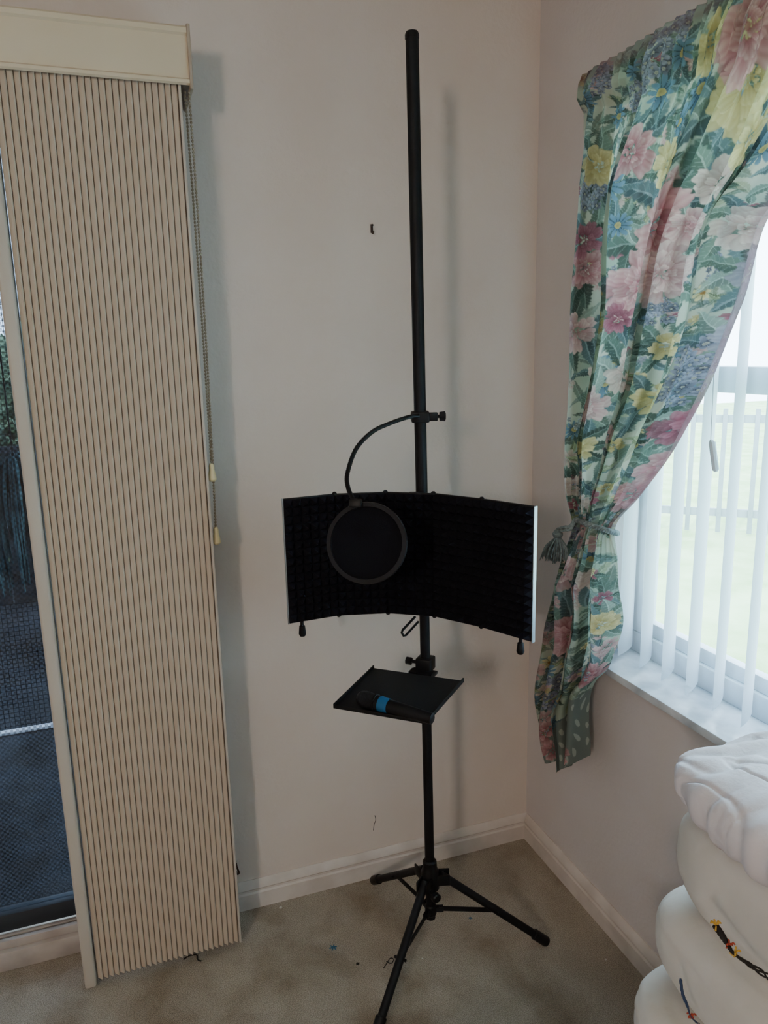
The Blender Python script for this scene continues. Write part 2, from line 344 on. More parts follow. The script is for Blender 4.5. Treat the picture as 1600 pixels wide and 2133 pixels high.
prof = [(RR,-.006),(RR+.0015,0),(RR,.007),(RR-.008,.007),(RR-.009,.004),(RR-.009,-.004),(RR-.008,-.006)]
rg = []
for k in range(72):
    an = 2*math.pi*k/72; e = u1*math.cos(an)+v1*math.sin(an); rg.append([b.verts.new(rc+e*r+nn*h) for r,h in prof])
for k in range(72):
    for j in range(len(prof)): b.faces.new((rg[k][j], rg[(k+1)%72][j], rg[(k+1)%72][(j+1)%len(prof)], rg[k][(j+1)%len(prof)]))
obj('ring', b, M['popring'], pf, smooth=50)
b = B(); 
for off in (.003,-.003):
    cv = b.verts.new(rc+nn*off); ring = [b.verts.new(rc+nn*off+(u1*math.cos(2*math.pi*k/64)+v1*math.sin(2*math.pi*k/64))*(RR-.008)) for k in range(64)]
    for k in range(64): b.faces.new((cv, ring[k], ring[(k+1)%64]))
obj('mesh_screen', b, M['popmesh'], pf, smooth=0)
b = B(); obox(b, PF(741,1048,1.412), u1, v1, nn, .012, .008, .007, .002); obj('ring_clip', b, M['plastic'], pf)
# ------------------------------------------------------------------ tray
TZ = .775
k_ = .725/.75
BL, BR, FRt, FL = [FR(a*k_, c*k_, TZ) for a,c in ((1.722,-.034),(1.638,.1747),(1.440,.0772),(1.521,-.118))]
tr = thing('laptop_tray', (BL+BR)/2, 'flat black metal tray clamped to the stand pole below the shield', 'tray')
b = B()
def quadbox(b, ps, t):
    tp_ = [b.verts.new(p) for p in ps]; bt = [b.verts.new(p-up*t) for p in ps]
    b.faces.new(tp_); b.faces.new(bt[::-1])
    for i in range(4): b.faces.new((tp_[i], bt[i], bt[(i+1)%4], tp_[(i+1)%4]))
quadbox(b, [BL,BR,FRt,FL], .003); obj('tray_plate', b, M['black'], tr, smooth=0)
for a, c in ((BL,FL),(FL,FRt),(BR,FRt)):
    d = (c-a).normalized(); s = up.cross(d); b = B(); hh = .005 if a is not FL else .004
    obox(b, (a+c)/2+up*(hh-.003), d, s, up, (c-a).length/2+.001, .0014, hh, .0006); obj('lip', b, M['black'], tr)
q = pole(TZ+.01); n_ = ((FL+FRt)/2-(BL+BR)/2); n_.z=0; n_.normalize(); s = up.cross(n_)
b = B(); obox(b, q, s, n_, up, .019, .019, .016, .004); obox(b, q+n_*.025-up*.012, s, n_, up, .028, .012, .002); obox(b, q+n_*.028-up*.018, s, n_, up, .03, .03, .0035, .001)
obj('pole_clamp', b, M['plastic'], tr)
b = B(); kq = q - s*.018 if s.dot(rh) > 0 else q + s*.018; sd = -s if s.dot(rh) > 0 else s
tube(b, [kq, kq+sd*.016, kq+sd*.017, kq+sd*.030], [.004,.004,.009,.009], 9); obj('clamp_knob', b, M['plastic'], tr)
# microphone
zc = TZ + .0182
def PZm(px,py): return PZ(px,py,zc)
m0 = PZm(745,1452); m1 = PZm(902,1491); ax = (m1-m0); ML = ax.length; ax.normalize(); ax.z = -.04; ax.normalize()
mic = thing('microphone', (m0+m1)/2 - up*.018, 'black handheld microphone with a blue band lying on the tray', 'microphone')
def mp(t): return m0 + ax*(ML*t)
b = B(); tube(b, [mp(t) for t in (.0,.015,.05,.10,.16,.22,.245)], [.004,.011,.0155,.0176,.0176,.016,.0155], 28); obj('grille', b, M['grille'], mic)
b = B(); tube(b, [mp(t) for t in (.235,.24,.26,.265)], [.016,.0180,.0180,.0165], 28); obj('collar', b, M['plastic'], mic)
b = B(); tube(b, [mp(t) for t in (.265,.34,.6,.9,.99,1.0)], [.016,.0150,.0135,.0118,.0112,.008], 24); obj('handle', b, M['plastic'], mic)
b = B(); tube(b, [mp(t) for t in (.31,.311,.43,.431)], [.0158,.0163,.0154,.0145], 24); e = obj('band', b, M['blue'], mic); e['label'] = 'blue tape band'
# ------------------------------------------------------------------ window
wn = thing('window_1', (.12,-1.3,WZ0), 'bright white framed window behind vertical slats and floral curtain', 'window', kind='structure')
b = B(); fx0, fx1 = .095, .14; zs0, zs1 = .737, WZ1
box(b, (fx0,WY0,zs0), (fx1,WY1,zs0+.055), .004); box(b, (fx0,WY0,zs1-.05), (fx1,WY1,zs1), .004)
box(b, (fx0,WY1-.05,zs0+.055), (fx1,WY1,zs1-.05), .004); box(b, (fx0,WY0,zs0+.055), (fx1,WY0+.05,zs1-.05), .004)
box(b, (fx0+.005,WY0+.05,1.40), (fx1-.005,WY1-.05,1.455), .004); box(b, (fx0+.01,WY0+.05,zs0+.055), (fx1-.01,WY1-.05,zs0+.09), .003)
box(b, (fx0+.005,-1.36,zs0+.09), (fx1-.005,-1.31,zs1-.05), .003)
obj('window_frame', b, M['wframe'], wn)
b = B(); box(b, (.116,WY0+.05,zs0+.09), (.119,WY1-.05,1.40)); box(b, (.116,WY0+.05,1.455), (.119,WY1-.05,zs1-.05)); obj('pane', b, M['winglass'], wn)
b = B(); box(b, (-.032,WY0-.03,.717), (.15,WY1+.015,.738), .004); obj('window_sill', b, M['sill'], wn)
# vertical blind
vb = thing('vertical_blind', (.045,-1.3,WZ1), 'white vertical slat blind hanging open in the bright window', 'blind')
b = B(); box(b, (.020,WY0+.01,1.985), (.070,WY1-.01,2.028), .004); obj('head_rail', b, M['wframe'], vb)
az = math.radians(58)
y = -.385; k = 0
while y > -2.2:
    b = B(); azk = az + random.uniform(-.05,.05); sdk = V((math.sin(azk), math.cos(azk), 0))
    nk = V((sdk.y,-sdk.x,0)); c = V((.046, y, 0)); g = []
    for z in (.757, 1.4, 1.99):
        g.append([b.verts.new(c + sdk*u*.0445 + nk*(.005*(1-u*u)) + up*z) for u in (-1,-.66,-.33,0,.33,.66,1)])
    for r0, r1 in zip(g, g[1:]):
        for i in range(6): b.faces.new((r0[i], r0[i+1], r1[i+1], r1[i]))
    obj('slat', b, M['slat'], vb); y -= .078; k += 1
q = PX(1488,950,.0)
b = B(); tube(b, [q+V((0,.012,.03)), q+V((0,.008,.026)), q+V((0,-.006,-.026)), q+V((0,-.008,-.03))], [.003,.0065,.0065,.003], 8)
tube(b, [q+V((0,.012,.03)), V((.0,q.y+.03,1.985))], .0008, 6)
obj('wand', b, M['wframe'], vb)
# ------------------------------------------------------------------ curtain
XC = -.055
rowp = [((1224,158),None),((1225,190),None),((1226,320),(1720,330)),((1221,520),(1612,470)),((1215,690),(1565,640)),((1208,840),(1502,800)),((1203,950),(1420,930)),((1199,1030),(1335,1035)),
        ((1204,1098),(1282,1098)),((1180,1185),(1293,1180)),((1158,1330),(1298,1320)),((1140,1440),(1276,1405)),((1138,1505),(1242,1455)),((1158,1582),(1228,1592))]
Ls = [PX(a[0],a[1],XC) for a,_ in rowp]; Rs = []
for i,(a,r) in enumerate(rowp):
    Rs.append(V((XC,-1.12,Ls[i].z)) if r is None else PX(r[0],r[1],XC))
NT, NS = 1150, 760
def spl(P, n):
    k = 40; S = cr_spline(P, k); S = np.array([tuple(p) for p in S]); return S
SL = spl(Ls, 0); SR = spl(Rs, 0)
cl = np.concatenate([[0], np.cumsum(np.linalg.norm(np.diff(.6*SL+.4*SR, axis=0), axis=1))]); HT = cl[-1]
bt = np.linspace(0, HT, NT); s_ = np.linspace(0, 1, NS)
LL = np.stack([np.interp(bt, cl, SL[:,i]) for i in range(3)], 1); RRr = np.stack([np.interp(bt, cl, SR[:,i]) for i in range(3)], 1)
wid = np.linalg.norm(RRr-LL, axis=1)
tie_b = np.interp(8*40, np.arange(len(cl)), cl)
G = LL[:,None,:]*(1-s_[None,:,None]) + RRr[:,None,:]*s_[None,:,None]
S2, B2 = np.meshgrid(s_, bt)
nf = 10.0
ph = 2*np.pi*(nf*S2 + .50*np.sin(S2*8.0+1) + .14*np.sin(S2*23) + .14*np.sin(B2*3.5+S2*6))
fold = np.abs(np.sin(ph/2+.25*np.sin(ph)))**.7        # broad rounded pleats parted by narrow creases
edge = np.clip(S2/.10, 0, 1); edge = edge*edge*(3-2*edge)
amp = np.interp(bt, [0,.05,.3,tie_b-.25,tie_b,tie_b+.15,HT], [.006,.022,.064,.066,.020,.048,.052])[:,None]*(.72+.38*np.sin(S2*23+.5))*(.25+.75*edge)
dx = amp*fold + np.interp(bt, [0,.02,.07,.12], [.012,.020,.020,.0])[:,None]
hf = np.interp(bt, [0,.03,.25,tie_b-.18,tie_b,tie_b+.12,HT], [.0035,.0055,0.0014,0,.006,.001,0])[:,None]
dx = dx + hf*np.sin(2*np.pi*31*S2+2*np.sin(S2*13))
dx = dx + .005*np.sin(B2*14+S2*11)*np.interp(bt,[0,.2,HT],[0,1,1])[:,None] + .003*np.sin(B2*31-S2*17)*np.interp(bt,[0,tie_b,tie_b+.1,HT],[0,.3,1,1])[:,None]
dx = dx + (np.interp(bt, [0,.5,tie_b-.2,tie_b,tie_b+.14,HT], [0,.008,.022,.004,.022,.010])[:,None])*np.sin(np.pi*S2)
G[:,:,0] -= dx
G[:,:,1] += np.sin(ph+1.2)*amp*.22*np.minimum(1, wid[:,None]/.3)*edge
G[:,:,2] += np.clip((B2-tie_b-.1)/.3,0,1)*(.014*np.sin(S2*7+.8)+.008*np.sin(S2*19)+.008)
# print painted in cloth coordinates
WA = 1.05; A1 = s_*WA; B1 = bt
BB, AA = np.meshgrid(B1, A1, indexing='ij')
AW = AA + .0011*np.sin(BB*130+3*np.sin(AA*61)) + .0006*np.sin(AA*270+BB*190)
BW = BB + .0011*np.sin(AA*120+3*np.sin(BB*57)) + .0006*np.sin(BB*260-AA*210)
def hx(*c): return np.array(c, float)
bn = .5+.5*np.sin(AW*17+2*np.sin(BW*9))*np.sin(BW*13+2*np.cos(AW*11))
bn2 = .5+.5*np.sin(AW*41+2*np.sin(BW*33))*np.sin(BW*37+2*np.cos(AW*29))
col = hx(.45,.60,.47)*bn[...,None] + hx(.76,.77,.62)*(1-bn[...,None]); col = col*(.93+.12*bn2[...,None])
def sxf(b_): return float(np.clip(WA/(np.interp(b_, bt, wid)*1.25), 1, 3.0))
def win(a, b_, R):
    sx = sxf(b_); R = R*1.05+.003
    i0 = np.searchsorted(A1, a-R*sx); i1 = np.searchsorted(A1, a+R*sx); j0 = np.searchsorted(B1, b_-R); j1 = np.searchsorted(B1, b_+R)
    return slice(j0, j1), slice(i0, i1)
def mixin(w, k, c): k = k[...,None]; col[w] = np.where(k > 0, col[w]*(1-k) + np.nan_to_num(c)*k, col[w])
def leaf(a, b_, L, wd, ang, c, op=.95):
    w = win(a, b_, L)
    if (w[0].stop-w[0].start) < 2 or (w[1].stop-w[1].start) < 2: return
    x = (AW[w]-a)/sxf(b_); y_ = BW[w]-b_; u = (x*np.cos(ang)+y_*np.sin(ang))/L; v = (-x*np.sin(ang)+y_*np.cos(ang))/wd + .4*u*u-.1
    half = np.clip(1-u*u,0,1)*(1-.3*u)*(1+.10*np.sin(u*34)); sd_ = np.clip((half-np.abs(v))/.18,0,1)*(np.abs(u)<1)
    vein = np.clip((np.abs(v) < .08)*.9 + (np.abs(np.sin(u*16-np.abs(v)*4)) < .2)*.45, 0, 1)[...,None]
    c = np.array(c); cc = c*(0.75+.5*(v>0)+.25*u)[...,None]; cc = cc*(1-vein)+np.minimum(c*1.7+.10,1)*vein
    mixin(w, sd_*op, cc)
def petal(a, b_, L, wd, ang, cb, ct_, notch=.12):
    """one petal from its base (a,b_) outwards: dark base, light tip, thin dark outline"""
    ca_, cb_ = a+math.cos(ang)*L*.5*sxf(b_), b_+math.sin(ang)*L*.5; w = win(ca_, cb_, max(L*.62, wd*1.1))
    if (w[0].stop-w[0].start) < 2 or (w[1].stop-w[1].start) < 2: return
    x = (AW[w]-a)/sxf(b_); y_ = BW[w]-b_; u = (x*np.cos(ang)+y_*np.sin(ang))/L; v = (-x*np.sin(ang)+y_*np.cos(ang))/wd
    top = 1 - notch*np.cos(v*7)*(np.abs(v)<.6)*.6; uc = np.clip(u/top,0,1); half = uc**.55*np.sqrt(np.clip(1-uc**3.2,0,1))
    d = half-np.abs(v); ins = (d > 0) & (u > 0) & (u < top); uu = np.clip(u,0,1)
    f = np.clip(uu**1.1*.85 + .16*np.sin(v*15+u*3)*uu + .12*v, 0, 1)[...,None]
    c = np.array(cb)*(1-f)+np.array(ct_)*f; rim = np.clip(1-d/.13, 0, 1)[...,None]; c = c*(1-.36*rim*(.4+.6*(1-f)))+ rim*f*.05
    mixin(w, ins*np.clip(d/.07,0,1)*.92, np.clip(c,0,1))
def rose(a, b_, R, dk, lt):
    dk = np.array(dk); lt = np.array(lt); sx = sxf(b_); rings = 7 if R > .055 else (5 if R > .03 else 3)
    for k in range(rings):
        fr = 1-k/(rings+.2); n = max(5, int((11 if R > .055 else 7)*(.55+.5*fr))); p_ = rng.uniform(0,6.3)
        for q in range(n):
            t = p_+q*2*math.pi/n+rng.uniform(-.25,.25); r0 = R*fr*.34*rng.uniform(.7,1.15); sh_ = rng.uniform(.74,1.14)
            petal(a+math.cos(t)*r0*sx, b_+math.sin(t)*r0, R*fr*.66*rng.uniform(.8,1.12), R*fr*rng.uniform(.34,.52)*(.8 if R>.055 else 1), t+rng.uniform(-.25,.25), dk*sh_*(.75+.3*fr), np.clip(lt*sh_*(.88+.14*fr),0,1))
    w = win(a, b_, R*.2); r = np.hypot((AW[w]-a)/sx, BW[w]-b_); mixin(w, (r<R*.07)*.7, dk*.8)
def daisy(a, b_, R, cpet, cc, n=11):
    w = win(a, b_, R*1.05)
    if (w[0].stop-w[0].start) < 2 or (w[1].stop-w[1].start) < 2: return
    x = (AW[w]-a)/sxf(b_); y_ = BW[w]-b_; r = np.hypot(x,y_); th = np.arctan2(y_,x); p_ = rng.uniform(0,6); pt = np.abs(np.cos(n/2*th+p_))
    rad = R*(.30+.70*pt**.5); f = (r/R)[...,None]; line = np.clip((.55-pt)/.3,0,1)[...,None]
    mixin(w, np.clip((rad-r)/(R*.08),0,1), np.clip(np.array(cpet)*(.6+.9*f)*(1-.55*line),0,1)); mixin(w, (r<R*.24)*1., np.array(cc)*(.6+1.6*f))
def cluster(a, b_, R, c1, c2, n=26):
    sx = sxf(b_)
    for _ in range(n):
        q = rng.uniform(0,1)**.5*R; t = rng.uniform(0,6.3); daisy(a+q*math.cos(t)*sx, b_+q*math.sin(t), R*.24, np.array(c1)*rng.uniform(.6,1.35), c2, 5)
greens = [(.07,.12,.10),(.10,.17,.14),(.15,.24,.19),(.10,.17,.18),(.19,.29,.23),(.28,.38,.32),(.13,.22,.23),(.30,.36,.20)]
PK = ((.48,.13,.17),(.84,.54,.50)); PK2 = ((.58,.28,.29),(.87,.69,.62)); YL = ((.60,.46,.16),(.84,.74,.38)); LV = ((.21,.22,.29),(.47,.48,.54)); CR = ((.60,.41,.35),(.88,.78,.67)); DP = ((.28,.06,.10),(.55,.23,.28))
for _ in range(620):
    a, b_ = rng.uniform(0,WA), rng.uniform(0,HT); leaf(a, b_, rng.uniform(.016,.048), rng.uniform(.005,.013), rng.uniform(0,6.3), greens[rng.randint(8)], rng.uniform(.5,.95))
for _ in range(290):
    a, b_ = rng.uniform(0,WA), rng.uniform(0,HT); t = rng.randint(10); R = rng.uniform(.013,.032)
    for q in range(3):
        an = rng.uniform(0,6.3); leaf(a+math.cos(an)*R*1.3*sxf(b_), b_+math.sin(an)*R*1.3, R*.9, R*.26, an, greens[rng.randint(8)])
    if t in (0,9): rose(a,b_,R,*PK2)
    elif t == 1: rose(a,b_,R*.8,*YL)
    elif t == 2: daisy(a,b_,R,(.14,.25,.33),(.6,.5,.2))
    elif t == 3: cluster(a,b_,R,(.27,.30,.38),(.6,.6,.5),14)
    elif t == 4: rose(a,b_,R,*CR)
    elif t == 5: rose(a,b_,R*.8,*DP)
    elif t == 6: daisy(a,b_,R*.7,(.70,.62,.32),(.45,.25,.08),8)
    elif t == 7: rose(a,b_,R,*LV)
    else: cluster(a,b_,R*.9,(.34,.39,.42),(.6,.6,.5),12)
fl = (LL[:,None,:]*(1-s_[None,:,None]) + RRr[:,None,:]*s_[None,:,None]) - np.array(CAM)[None,None,:] 
fl[:,:,0] -= amp*.6
dz_ = fl@np.array(w_); ux = fl@np.array(Rx)/dz_*FPX+800; vy = fl@np.array(Dn)/dz_*FPX+1066.5
def at(px, py):
    i = np.argmin((ux-px)**2+(vy-py)**2); j, k = divmod(i, NS); return A1[k], B1[j]
def around(px, py, R, n=9):
    a, b_ = at(px, py); sx = sxf(b_)
    for q in range(n):
        t = q*2*math.pi/n+rng.uniform(-.3,.3); leaf(a+math.cos(t)*R*1.15*sx, b_+math.sin(t)*R*1.15, R*.55+.014, R*.17+.006, t+rng.uniform(-.4,.4), greens[rng.randint(7)], .95)
items = [(1345,595,.080,PK),(1378,478,.105,PK),(1400,570,.065,PK2),(1325,772,.055,CR),(1305,665,.032,DP),(1412,893,.040,DP),(1212,690,.045,PK2),(1232,560,.042,PK),
 (1335,318,.055,PK),(1570,165,.080,YL),(1500,95,.05,YL),(1400,345,.046,YL),(1250,345,.044,YL),(1500,380,.055,CR),(1565,290,.055,YL),(1585,60,.075,PK),(1255,845,.045,PK2),
 (1240,930,.034,YL),(1375,830,.036,YL),(1400,720,.030,YL),(1320,1030,.045,PK),(1375,975,.042,PK),(1460,880,.040,DP),(1210,1010,.038,CR),(1560,470,.055,CR),(1570,560,.05,LV),(1530,700,.05,LV),
 (1195,1190,.052,PK2),(1205,1325,.065,PK),(1235,1412,.048,PK),(1250,1200,.040,CR),(1265,1300,.034,YL),(1230,500,.034,DP),(1450,470,.04,PK2)]
dz = ((1300,390,.034),(1320,300,.030),(1290,240,.033),(1240,210,.028),(1470,185,.038),(1385,195,.034),(1430,255,.030),(1310,470,.024),(1440,110,.030),(1340,150,.026),(1545,230,.026))
for px, py, R, pal in items: around(px, py, R)
for px, py, R in dz: around(px, py, R, 6)
for px, py, R in dz:
    a, b_ = at(px, py); daisy(a, b_, R, (.14,.26,.35), (.6,.5,.2), 12)
for px, py, R in ((1480,745,.045),(1170,1445,.060),(1390,650,.028),(1240,400,.03),(1440,800,.040),(1200,1110,.025),(1380,130,.05),(1270,170,.04),(1440,50,.04),(1330,200,.03)):
    a, b_ = at(px, py); cluster(a, b_, R, (.27,.30,.38), (.6,.6,.5), 44)
for px, py, R, pal in items:
    a, b_ = at(px, py); rose(a, b_, R, *pal)
bl = at(1190,1495)[1]; mm = BB > bl + .03*np.sin(AA*5) ; dots = (np.sin(AA*95+3*np.sin(BB*40))*np.sin(BB*110+2*np.sin(AA*30))) > .62
c_l = np.where(dots[...,None], hx(.52,.57,.49), hx(.24,.29,.26)); col = np.where(mm[...,None], c_l, col)
for px, py in ((1168,1565),(1195,1580),(1156,1525)):
    a, b_ = at(px, py); rose(a, b_, .03, *PK)
hemk = np.clip((S2-.94)/.02,0,1)*.6*(BB<tie_b); col = col*(1-hemk[...,None]) + hx(.46,.27,.32)*hemk[...,None]
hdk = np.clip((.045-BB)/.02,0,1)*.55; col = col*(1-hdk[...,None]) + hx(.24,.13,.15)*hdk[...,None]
grey = col.mean(axis=2, keepdims=True); col = np.clip((col*.92+grey*.08)*.74, 0, 1)
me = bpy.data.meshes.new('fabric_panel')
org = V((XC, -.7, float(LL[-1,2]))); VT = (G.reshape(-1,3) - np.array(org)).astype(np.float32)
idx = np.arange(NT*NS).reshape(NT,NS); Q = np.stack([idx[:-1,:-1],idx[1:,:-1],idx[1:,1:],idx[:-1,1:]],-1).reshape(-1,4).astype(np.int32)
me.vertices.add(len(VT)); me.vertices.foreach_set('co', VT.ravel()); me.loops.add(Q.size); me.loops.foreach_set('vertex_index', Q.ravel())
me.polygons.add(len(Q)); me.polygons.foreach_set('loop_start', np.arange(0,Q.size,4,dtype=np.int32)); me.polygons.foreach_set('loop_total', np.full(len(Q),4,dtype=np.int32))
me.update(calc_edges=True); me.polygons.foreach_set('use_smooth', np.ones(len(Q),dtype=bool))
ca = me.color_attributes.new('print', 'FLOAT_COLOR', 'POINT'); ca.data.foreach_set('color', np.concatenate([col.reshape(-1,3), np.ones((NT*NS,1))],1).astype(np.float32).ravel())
m = bpy.data.materials.new('floral_chintz'); m.use_nodes = True; n = m.node_tree.nodes; l = m.node_tree.links; p = n['Principled BSDF']; p.inputs['Roughness'].default_value = .75; p.inputs['Specular IOR Level'].default_value = .25
at_ = n.new('ShaderNodeAttribute'); at_.attribute_name = 'print'; t_ = n.new('ShaderNodeBsdfTranslucent'); mx = n.new('ShaderNodeMixShader'); mx.inputs[0].default_value = .42
nz_ = n.new('ShaderNodeTexNoise'); nz_.inputs['Scale'].default_value = 400; bp = n.new('ShaderNodeBump'); bp.inputs['Strength'].default_value = .1; bp.inputs['Distance'].default_value = .002
l.new(nz_.outputs['Fac'], bp.inputs['Height']); l.new(bp.outputs[0], p.inputs['Normal'])
l.new(at_.outputs['Color'], p.inputs['Base Color']); l.new(at_.outputs['Color'], t_.inputs[0]); l.new(p.outputs[0], mx.inputs[1]); l.new(t_.outputs[0], mx.inputs[2]); l.new(mx.outputs[0], n['Material Output'].inputs[0])
me.materials.append(m)
cu = thing('curtain', org, 'pleated floral chintz curtain gathered back at the side of the window', 'curtain')
o = bpy.data.objects.new('fabric_panel', me); C.objects.link(o); o.parent = cu
# rod
zr = Ls[1].z; XR = XC+.006
rd = thing('curtain_rod', (XR,-.29,zr), 'thin pale curtain rod with a small knob above the window', 'curtain rod')
b = B(); tube(b, [(XR,-.285,zr),(XR,-2.3,zr)], .005, 12); obj('rod', b, M['rod'], rd)
b = B(); q = V((XR,-.288,zr)); tube(b, [q+V((0,dy,0)) for dy in (0,.003,.006,.010,.014,.017)], [.004,.004,.006,.008,.006,.002], 14); obj('finial', b, M['rod'], rd)
b = B(); tube(b, [(XR,-.31,zr),(0,-.31,zr)], .004, 8); obj('bracket', b, M['rod'], rd)
# tieback with tassel
tq = PX(1240,1100,XC-.03)
tb = thing('tieback', tq, 'grey green cord tieback with tassel around the floral curtain', 'tieback')
yl = PX(1204,1096,XC-.02).y-.002; yr = PX(1282,1096,XC-.02).y+.004; zt = tq.z; ring = []
for k in range(41):
    an = 2*math.pi*k/40; ring.append(V((XC-.018+.030*math.cos(an)*-1, (yl+yr)/2+(yl-yr)/2*math.sin(an), zt+.010*math.cos(an*1))))
b = B()
for f_ in (0, 2.1, 4.2):
    pts = []
    for k, p_ in enumerate(cr_spline(ring, 6)):
        pts.append(p_ + up*math.sin(k*.45+f_)*.0034 + V((math.cos(k*.45+f_)*.0028,0,0)))
    tube(b, pts, .0032, 8)
ta = PX(1162,1108,XC-.045)
cs = [V((XC-.032, yl-.004, zt)), PX(1188,1102,XC-.040), PX(1175,1104,XC-.044), ta]
for dzz in (0,.007): tube(b, [p_+up*dzz for p_ in cr_spline(cs,6)], .0042, 8)
obj('cord', b, M['tassel'], tb)
b = B(); q = ta; tube(b, [q+up*dz for dz in (.008,.003,-.004,-.010,-.014,-.018)], [.004,.009,.013,.012,.009,.010], 20); obj('tassel_head', b, M['tassel'], tb)
b = B(); lean = V((0,.010,0))
for k in range(150):
    an = rng.uniform(0,6.3); rr = rng.uniform(.2,1); dv = V((math.cos(an),math.sin(an),0)); top = q-up*.016+dv*.009*rr; bot = q-up*rng.uniform(.062,.076)+dv*.038*rr + lean + V((0,rng.uniform(-.003,.003),0))
    mdp = top.lerp(bot,.5)+dv*.007; tube(b, [top, mdp, bot], [.0016,.0018,.0012], 6)
obj('tassel_skirt', b, M['tassel'], tb)
# ------------------------------------------------------------------ armchair
def sgn(x, e): return math.copysign(abs(x)**e, x)
def puff(bm, c, h, e1=.55, e2=.4, nu=96, nv=40, wr=.006, seed=0, gather=0, crease=0):
    rows = []
    for j in range(nv+1):
        v = -math.pi/2 + math.pi*j/nv; rr = []
        for i in range(nu):
            u = 2*math.pi*i/nu
            p = V((h[0]*sgn(math.cos(v),e1)*sgn(math.cos(u),e2), h[1]*sgn(math.cos(v),e1)*sgn(math.sin(u),e2), h[2]*sgn(math.sin(v),e1)))
            nd = noise.noise(p*6+V((seed,0,0)))*wr + noise.noise(p*14+V((0,seed,0)))*wr*.25
            if crease: nd -= crease*max(0, 1-abs(noise.noise(V((p.x*9,p.y*6,p.z*26))+V((seed,5,2))))*9)
            if gather:
                near = min(1, max(abs(p.x)/h[0], abs(p.y)/h[1]))
                wv = noise.noise(p*10)*2.0
                # gathers fanning in from the welt, fading over the plump top
                nd += .0075*(near**2.2)*(abs(math.sin(p.y*54 + wv + p.x*30))-.5)*(1.3-near*.45)
                nd += .0020*near*math.sin(p.y*150+p.x*40+wv*2)
                for kk,(sx_,sy_,q_) in enumerate(((12,4,0),(15,9,8))):
                    cc_ = noise.noise(V((p.x*sx_+p.y*sy_*.35, p.y*4.5-p.x*2, seed+q_+p.z*5)))
                    nd -= gather*math.exp(-(cc_/.05)**2)
                nd -= .022*math.exp(-(((p.x-.03)/.05)**2))*(1 if v > 0 else 0)*max(0,min(1,(h[1]-.12-p.y)/.12))
            pp = p + V((p.x/h[0]**2,p.y/h[1]**2,p.z/h[2]**2)).normalized()*nd
            rr.append(bm.verts.new(V(c)+pp))
        rows.append(rr)
    for j in range(nv):
        for i in range(nu): bm.faces.new((rows[j][i], rows[j][(i+1)%nu], rows[j+1][(i+1)%nu], rows[j+1][i]))
    bmesh.ops.remove_doubles(bm, verts=bm.verts, dist=1e-5)
ac = thing('armchair', (-.45,-1.45,0), 'cream padded armchair with a tiered pillow back below the window', 'armchair')
for k,(cx_,cy_,cz_,hx_,hy_,hz_) in enumerate([(-.232,-1.450,.758,.160,.436,.108),(-.242,-1.45,.608,.174,.450,.096),(-.267,-1.46,.476,.190,.460,.086)]):
    b = B(); puff(b, (cx_,cy_,cz_), (hx_,hy_,hz_), .68, .45, 180, 60, wr=.012, seed=k*3.1, crease=.0025); obj('back_cushion', b, M['leather'], ac, smooth=60)
b = B(); puff(b, (-.234,-1.445,.868), (.168,.442,.064), .74, .42, nu=620, nv=160, wr=.012, seed=9, gather=.0035); e = obj('headrest_pillow', b, M['pillow'], ac, smooth=80); e['label'] = 'crumpled white top cushion'
b = B(); puff(b, (-.66,-1.46,.33), (.28,.32,.08), .4, .3, wr=.006); obj('seat_cushion', b, M['leather'], ac, smooth=60)
for sy in (-1.86,-1.10):
    b = B(); puff(b, (-.60,sy,.22), (.34,.075,.16), .5, .35, wr=.006, seed=sy); obj('armrest', b, M['leather'], ac, smooth=60)
b = B(); box(b, (-.92,-1.86,.05), (-.10,-1.08,.30), .03, 3); obj('base', b, M['leather'], ac)
for x_ in (-.86,-.17):
    for y_ in (-1.80,-1.14):
        b = B(); tube(b, [(x_,y_,.0),(x_,y_,.06)], [.018,.024], 14); obj('leg', b, M['plastic'], ac)
def cordthing(pxs, fw, label, strand, tufts, r=.004, tangle=.0):
    pts = [PF(x,y,f_) for (x,y),f_ in zip(pxs, fw)]
    t = thing('braided_cord', pts[0], label, 'cord', 'coloured cords on the armchair'); s = cr_spline(pts, 10)
    b = B()
    for k3 in range(3):
        s3 = [p_ + V((math.sin(i*.5+k3*2.1),math.cos(i*.43+k3*2.1),math.sin(i*.37+k3*2.1+1)))*tangle*(.5+i/len(s)) for i,p_ in enumerate(s)]
        tube(b, s3, [r*(1.1-.75*i/len(s)) for i in range(len(s))], 8)
    obj('strand', b, M[strand], t)
    for mm_, fr, nq in tufts:
        b = B(); c0 = s[int((len(s)-1)*fr)]
        for q in range(nq):
            d = V((rng.uniform(-1,1),rng.uniform(-1,1),rng.uniform(-1,1))).normalized()*.008; tube(b, cr_spline([c0-d*.5, c0+d*.6+up*.003, c0+d],4), .0011, 5)
        obj('yarn_tuft', b, M[mm_], t)
cordthing([(1490,1928),(1500,1942),(1512,1960),(1528,1985),(1560,2008),(1610,2040)], [.830,.820,.810,.795,.790,.780], 'dark braided cord with yellow and red threads on the armchair back', 'thread', (('yellow',.04,6),('red',.5,6),('yellow',.62,6)), .0028, .0022)
cordthing([(1418,2040),(1422,2070),(1432,2095),(1440,2118),(1455,2133)], [.875,.865,.855,.855,.855], 'thin blue braided cord at the bottom of the armchair back', 'bluethread', (('red',.75,4),), .0014, .0014)
